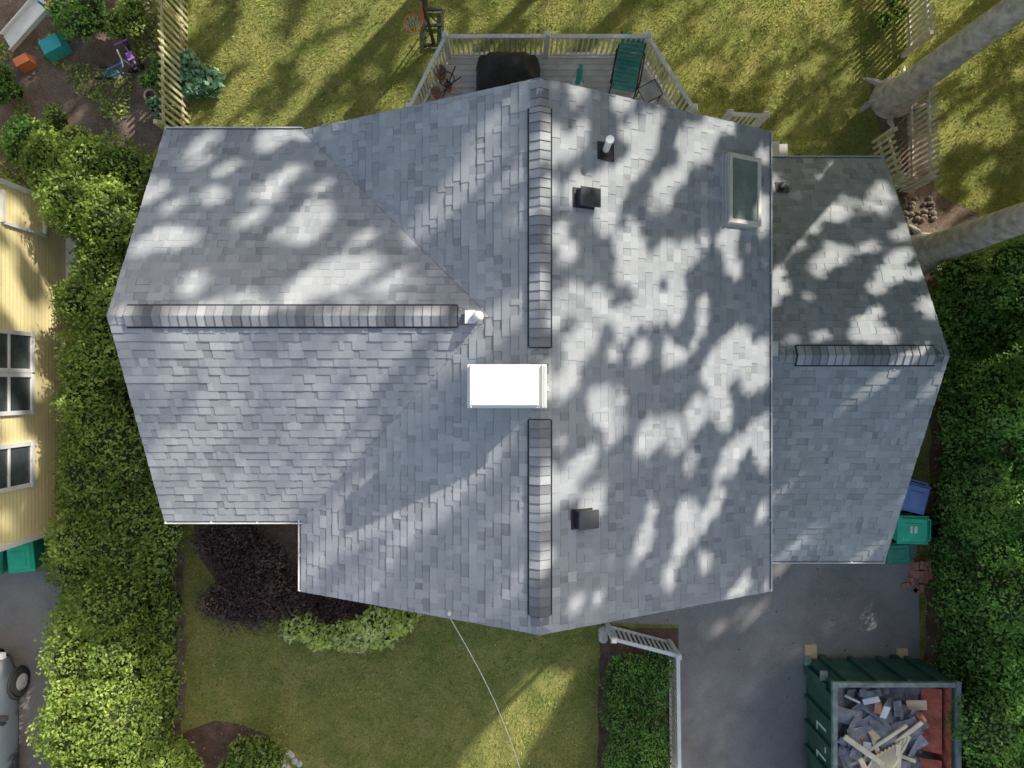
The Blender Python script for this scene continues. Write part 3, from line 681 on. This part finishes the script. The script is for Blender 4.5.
cart('green_trash_bin',9.36,-4.10,-1.5,M_gbin2,M_gbin2,.8)
cart('green_trash_bin',-11.75,-4.15,.1,M_gbin2,M_gbin,1.0); cart('green_trash_bin',-12.5,-4.2,.0,M_gbin2,M_gbin2,1.0)
g=MB(); g.tube([(10.25,-3.45,0),(10.25,-3.45,.8)],[.22,.29],20,0,cap=False); g.tube([(10.25,-3.45,.02),(10.25,-3.45,.03)],[.22,.22],20,0); g.ring((10.25,-3.45,.8),(0,0,1),.29,.02); g.tube([(10.1,-3.3,.8),(9.95,-3.2,.84),(9.93,-3.5,.84)],[.015]*3,6)
g.done('black_garbage_can',M_black)
g=MB()
for l in range(4):
    for i in range(4):
        for j in range(2): g.box((10.1+i*.115+random.uniform(-.01,.01),-4.75+j*.22+random.uniform(-.02,.02),.045+l*.07),(.10,.20,.062),0,rz=random.uniform(-.1,.1))
for i in range(9): g.box((10.2+random.uniform(-.3,.3),-5.05+random.uniform(-.2,.25),.05),(.10,.20,.06),0,rz=random.uniform(0,3))
g.done('brick_stack',M_brick)
# ---------------------------------------------------------------- dumpster
du=empty('roll_off_dumpster'); x0,x1,y0,y1,h=7.33,10.14,-13.0,-6.83,1.8
g=MB(); t=.08
g.box((x0+t/2,(y0+y1)/2,.15+h/2),(t,y1-y0,h-.3),0); g.box((x1-t/2,(y0+y1)/2,.15+h/2),(t,y1-y0,h-.3),0)
g.box(((x0+x1)/2,y1-t/2,.15+h/2),(x1-x0-2*t,t,h-.3),0); g.box(((x0+x1)/2,y0+t/2,.15+h/2),(x1-x0-2*t,t,h-.3),0)
g.box(((x0+x1)/2,(y0+y1)/2,.22),(x1-x0-2*t,y1-y0-2*t,.1),0)
for yv in np.arange(y0+.3,y1,.62):
    for xx_ in(x0-.04,x1+.04): g.box((xx_,yv,.15+h/2),(.08,.10,h-.35),0)
for xv in np.arange(x0+.35,x1,.7): g.box((xv,y1+.04,.15+h/2),(.10,.08,h-.35),0)
for a in(x0,x1): g.box((a,(y0+y1)/2,h+.03),(.11,y1-y0+.13,.10),1)
for b in(y0,y1): g.box(((x0+x1)/2,b,h+.032),(x1-x0-.12,.11,.10),1)
for a in(x0+.5,x1-.5): g.box((a,(y0+y1)/2,.1),(.12,y1-y0,.16),0); g.tube([(a-.08,y1-.1,.1),(a+.08,y1-.1,.1)],[.11]*2,12,0)
g.box((x0-.1,y1-.15,1.0),(.05,.12,1.2),0)
for zc in(.5,1.4): g.box((x0-.05,y1+.02,zc),(.16,.22,.08),1)
g.done('container_body',[M_dump,mat('worn_rim',(.14,.18,.18),.5,6,.4)],du,.008)
g=MB()
g.box((x1-t-.012,(y0+y1)/2,.95),(.02,y1-y0-.2,1.55),0); g.box((x1-.36,y1-1.0,1.42),(.42,1.5,.03),0,R=Matrix.Rotation(-.5,3,'Y')); g.box((x1-.40,y1-2.5,1.45),(.46,1.2,.03),0,R=Matrix.Rotation(-.35,3,'Y'))
g.done('rusty_inner_wall',M_rust,du)
g=MB()
for i,yv in enumerate((-8.1,-8.45,-8.8,-9.3,-9.65)):
    g.box((x0-.006,yv,1.15),(.012,.05,.5),0); g.box((x0-.006,yv-.1,1.38 if i%2 else .93),(.012,.16,.05),0)
g.done('side_lettering',M_white,du)
g=MB()
nx,ny=24,44; vs=[];fs=[]
for i in range(nx+1):
    for j in range(ny+1):
        xx_=x0+.1+(x1-x0-.2)*i/nx; yv=y0+.1+(y1-y0-.2)*j/ny
        vs.append((xx_,yv,.95+.35*float(vnoise(np.array([xx_*1.6,yv*1.6,0]),5))+.12*random.random()))
for i in range(nx):
    for j in range(ny):
        o=i*(ny+1)+j; fs.append((o,o+ny+1,o+ny+2,o+1))
g.add(vs,fs,0); g.done('debris_heap',M_felt,du)
g=MB()
def deb(n,szf,m,zr=(1.2,1.62),tilt=.35,bx_=(x0+.35,x1-.6),by=(y0+.5,y1-.35)):
    for _ in range(n):
        R=Matrix.Rotation(random.uniform(0,6.28),3,'Z')@Matrix.Rotation(random.gauss(0,tilt),3,'X')@Matrix.Rotation(random.gauss(0,tilt),3,'Y')
        g.box((random.uniform(*bx_),random.uniform(*by),random.uniform(*zr)),szf(),m,R=R)
def drape(m,cx,cy,w,l,rz,zc):
    n=9; vs=[];fs=[]; R=Matrix.Rotation(rz,3,'Z'); ph=random.uniform(0,6)
    for i in range(n):
        for j in range(5):
            a=(i/(n-1)-.5)*l; b=(j/4-.5)*w
            p=R@Vector((a,b,0)); vs.append((cx+p.x,cy+p.y,zc+.09*math.sin(a*6+ph)+.03*math.sin(b*9+ph)+random.uniform(-.01,.01)))
    for i in range(n-1):
        for j in range(4): fs.append((i*5+j,(i+1)*5+j,(i+1)*5+j+1,i*5+j+1))
    g.add(vs,fs,m,.5,True)
U_=random.uniform
for _ in range(60): drape(random.choice([0,0,5]),U_(x0+.6,x1-.9),U_(y0+.8,y1-.6),U_(.3,.5),U_(.6,1.3),U_(0,3.1),U_(1.3,1.6))
deb(80,lambda:(U_(.2,.6),U_(.15,.32),.008),0); deb(30,lambda:(U_(.2,.5),U_(.15,.3),.008),5)
deb(30,lambda:(U_(.6,1.3),U_(.06,.13),U_(.02,.04)),1,(1.5,1.75),.15,by=(y0+.6,y1-.8)); deb(10,lambda:(U_(.3,.6),U_(.1,.3),.012),2,(1.5,1.75),.25)
deb(14,lambda:(U_(.08,.25),U_(.06,.16),U_(.03,.1)),3,(1.5,1.7)); deb(9,lambda:(U_(.15,.4),U_(.05,.2),.01),4,(1.5,1.75)); deb(10,lambda:(U_(.15,.4),U_(.1,.2),.02),6,(1.4,1.7))
for i in range(10): g.box((8.05+i*.088,-9.0+i*.05,1.72),(.07,1.1,.03),1,rz=-.5)
g.done('roofing_debris',[M_felt,M_pine,M_card,M_brick,mat('scrap_paper',(.55,.56,.58),.7,5,.1),mat('light_scrap',(.26,.27,.30),.9,8,.3),M_rust],du)
g=MB(); c=W(811,653,.05); g.box((c[0],c[1]+.02,.05),(.28,.40,.07),0,rz=.05); c=W(902,656,.05); g.box((c[0],c[1]+.02,.05),(.26,.34,.07),0,rz=-.05)
g.done('wood_blocks',M_card)
# ---------------------------------------------------------------- car
car=empty('parked_car'); g=MB(); X=Matrix.Translation((-13.15,-8.75,0))
st=[(2.2,.55,.45,.62),(2.05,.78,.35,.74),(1.6,.88,.25,.86),(.9,.91,.22,.95),(0,.92,.22,.97),(-1,.92,.22,.98),(-1.7,.90,.25,1.0),(-2.1,.84,.35,.92),(-2.25,.7,.45,.75)]
vs=[];fs=[]
for (yv,w,zb,zt) in st:
    for (a,b) in((0,zb),(.9,zb),(1,zb+.18),(1.0,zt-.22),(.93,zt-.05),(.6,zt+.02),(0,zt+.04)): vs.append((w*a,yv,b))
    for (a,b) in((.6,zt+.02),(.93,zt-.05),(1.0,zt-.22),(1,zb+.18),(.9,zb)): vs.append((-w*a,yv,b))
for i in range(len(st)-1):
    for j in range(12): fs.append((i*12+j,i*12+(j+1)%12,(i+1)*12+(j+1)%12,(i+1)*12+j))
g.add(vs,fs,0,.5,True,X=X); g.add(vs[:12],[tuple(range(12))],0,X=X); g.add(vs[-12:],[tuple(reversed(range(12)))],0,X=X)
st=[(1.1,.78,.93,.95),(.4,.70,.95,1.38),(-.4,.68,.95,1.45),(-1.3,.68,.97,1.40),(-1.9,.74,.97,1.0)]
vs=[]
for (yv,w,zb,zt) in st:
    for (a,b) in((1.08,zb-.05),(1,zt-.04),(.8,zt),(-.8,zt),(-1,zt-.04),(-1.08,zb-.05)): vs.append((w*a,yv,b))
g.add(vs,[],0,X=X); o=len(g.v)-len(vs)
for i in range(4):
    for j in range(5):
        g.f.append([o+i*6+j,o+i*6+j+1,o+(i+1)*6+j+1,o+(i+1)*6+j]); top=(j==2 and i in(1,2)) or j in(1,3)
        g.m.append(0 if top else 1); g.a.append(.5); g.s.append(False)
g.done('body',[M_car,M_glass],car)
g=MB()
for yv in(1.35,-1.45):
    for sx in(-.86,.86):
        g.tube([(sx-.11,yv,.33),(sx+.11,yv,.33)],[.33]*2,22,0,X=X); g.tube([(sx-.12,yv,.33),(sx+.12,yv,.33)],[.2]*2,16,1,X=X); g.ring(tuple(X@Vector((sx*1.06,yv,.36))),(1,0,0),.37,.03,m=0)
for sx in(-1,1): g.box((sx*.98,.75,1.0),(.18,.12,.12),0,X=X); g.box((sx*.62,2.12,.66),(.3,.14,.12),2,X=X)
g.done('wheels_and_lamps',[M_tire,M_gal,M_white],car)
# ---------------------------------------------------------------- kids bike, play slide
g=MB(); c=W(118,72,.3); X=Matrix.Translation((c[0],c[1],0))@Matrix.Rotation(.3,4,'Z')
def tw(p,nr,R): g.ring(tuple(X@Vector(p)),tuple((X.to_3x3()@Vector(nr))),R,.022,m=0); g.ring(tuple(X@Vector(p)),tuple((X.to_3x3()@Vector(nr))),R*.15,.02,m=2)
tw((-.42,0,.22),(.3,1,.35),.2); tw((.42,0,.22),(-.2,1,.35),.2)
for a,b,m in(((-.42,0,.22),(-.15,.05,.45),1),((-.15,.05,.45),(.3,.08,.5),1),((.42,0,.22),(.3,.1,.62),2),((-.15,.05,.45),(0,0,.2),1),((0,0,.2),(.3,.08,.5),1),((-.42,0,.22),(0,0,.2),1),((.3,.1,.62),(.28,.32,.66),2),((.3,.1,.62),(.3,-.14,.66),2),((-.15,.05,.45),(-.18,.07,.58),2)): g.tube([a,b],[.022]*2,8,m,X=X)
g.ell(tuple(X@Vector((-.18,.07,.6))),(.12,.07,.04),0)
g.done('childs_bicycle',[M_tire,M_blue,M_gal])
g=MB(); c=W(128,58,.3); X=Matrix.Translation((c[0],c[1]+.15,0))@Matrix.Rotation(2,4,'Z')
tw((-.3,.12,.12),(0,1,.1),.11); tw((-.3,-.12,.12),(0,1,.1),.11); tw((.3,0,.18),(0,1,.1),.17)
for a,b in(((-.3,0,.14),(.2,0,.3)),((.2,0,.3),(.3,0,.18)),((.2,0,.3),(.15,0,.5)),((.15,-.18,.52),(.15,.18,.52)),((-.3,-.13,.12),(-.3,.13,.12))): g.tube([a,b],[.025]*2,8,1,X=X)
g.box((-.12,0,.3),(.2,.16,.05),1,X=X); g.done('tricycle',[M_tire,M_purple,M_white])
g=MB(); c=W(150,95,.1); g.ring((c[0],c[1],.04),(0,0,1),.16,.03); g.ring((c[0],c[1],.09),(0,0,1),.14,.03); g.done('garden_hose',M_card)
g=MB(); c=W(22,22,.5); X=Matrix.Translation((c[0],c[1],0))@Matrix.Rotation(.5,4,'Z')
for i in range(6):
    a=-.7+i*.25; g.beam((a,0,.12+.1*i),(a+.26,0,.12+.1*(i+1)),.42,.03,0,X=X)
    for sy in(-.23,.23): g.beam((a,sy,.17+.1*i),(a+.26,sy,.17+.1*(i+1)),.04,.12,0,X=X)
for sy in(-.25,.25):
    g.tube([(.8,sy,.02),(.8,sy,1.15)],[.03]*2,8,1,X=X); g.tube([(1.15,sy,.02),(.8,sy,.8)],[.03]*2,8,1,X=X)
for i in range(3): g.box((1.05-i*.1,0,.25+i*.2),(.1,.48,.04),2,X=X)
g.box((.3,-.7,.2),(.6,.45,.35),3,X=X,top=(.8,.8)); g.box((-.55,-.65,.15),(.4,.3,.3),2,X=X,top=(.9,.7))
g.done('toddler_slide',[M_white,M_blue,M_orange,M_teal])
# ---------------------------------------------------------------- service cable
g=MB(); ps=[]
p0=Vector(W(450,618,7.0)); pe=Vector(W(524,768,6.2)); d=(pe-p0); 
for i in range(25):
    t=i/24*4; q=p0+d*t; q.z=7.0-.5*t+ .12*t*t*.9; q.x+=.10*math.sin(min(t,1)*3.14); ps.append(tuple(q))
g.tube(ps,[.006]*25,6); g.tube([tuple(p0+Vector((0,.1,.12))),tuple(p0+Vector((0,.1,-.4)))],[.03]*2,8)
g.done('service_cable',M_white)
g=MB(); 
for _ in range(14): c=W(random.uniform(265,300),random.uniform(752,770)); g.ell((c[0],c[1],.03),(.09,.08,.06),jit=.15)
for _ in range(8): c=W(603,random.uniform(628,640)); g.ell((c[0],c[1],.04),(.12,.1,.1),jit=.15)
g.done('garden_stones',M_conc)
g=MB()
for _ in range(26): c=W(random.uniform(902,935),random.uniform(198,222)); g.ell((c[0],c[1],.03),(random.uniform(.04,.11),random.uniform(.04,.08),.06),jit=.25)
g.done('rock_pile',M_rock)
# ---------------------------------------------------------------- world, sun, camera
w=bpy.data.worlds.new('World'); sc.world=w; w.use_nodes=True; nt=w.node_tree
sky=nt.nodes.new('ShaderNodeTexSky'); sky.sky_type='NISHITA'; sky.sun_disc=False; sky.sun_elevation=SUN_EL; sky.sun_rotation=SUN_AZ
sky.dust_density=4.0; sky.air_density=1.3
haze=nt.nodes.new('ShaderNodeVectorMath'); haze.operation='MULTIPLY'; haze.inputs[1].default_value=(1.36,1.27,1.17)
nt.links.new(sky.outputs[0],haze.inputs[0])
nt.links.new(haze.outputs[0],nt.nodes['Background'].inputs[0]); nt.nodes['Background'].inputs[1].default_value=.15
l=bpy.data.lights.new('sun','SUN'); l.energy=5; l.angle=math.radians(.9); l.color=(1,.94,.82)
lo=bpy.data.objects.new('sun',l); lo.rotation_euler=Vector(-S).to_track_quat('-Z','Y').to_euler(); sc.collection.objects.link(lo)
cam=bpy.data.cameras.new('camera'); cam.sensor_width=36; cam.lens=36*F/1024; cam.clip_end=1000; cam.clip_start=.1
co=bpy.data.objects.new('camera',cam); co.location=(0,0,H); sc.collection.objects.link(co); sc.camera=co
sc.view_settings.view_transform='Standard'; sc.view_settings.look='None'; sc.view_settings.exposure=0
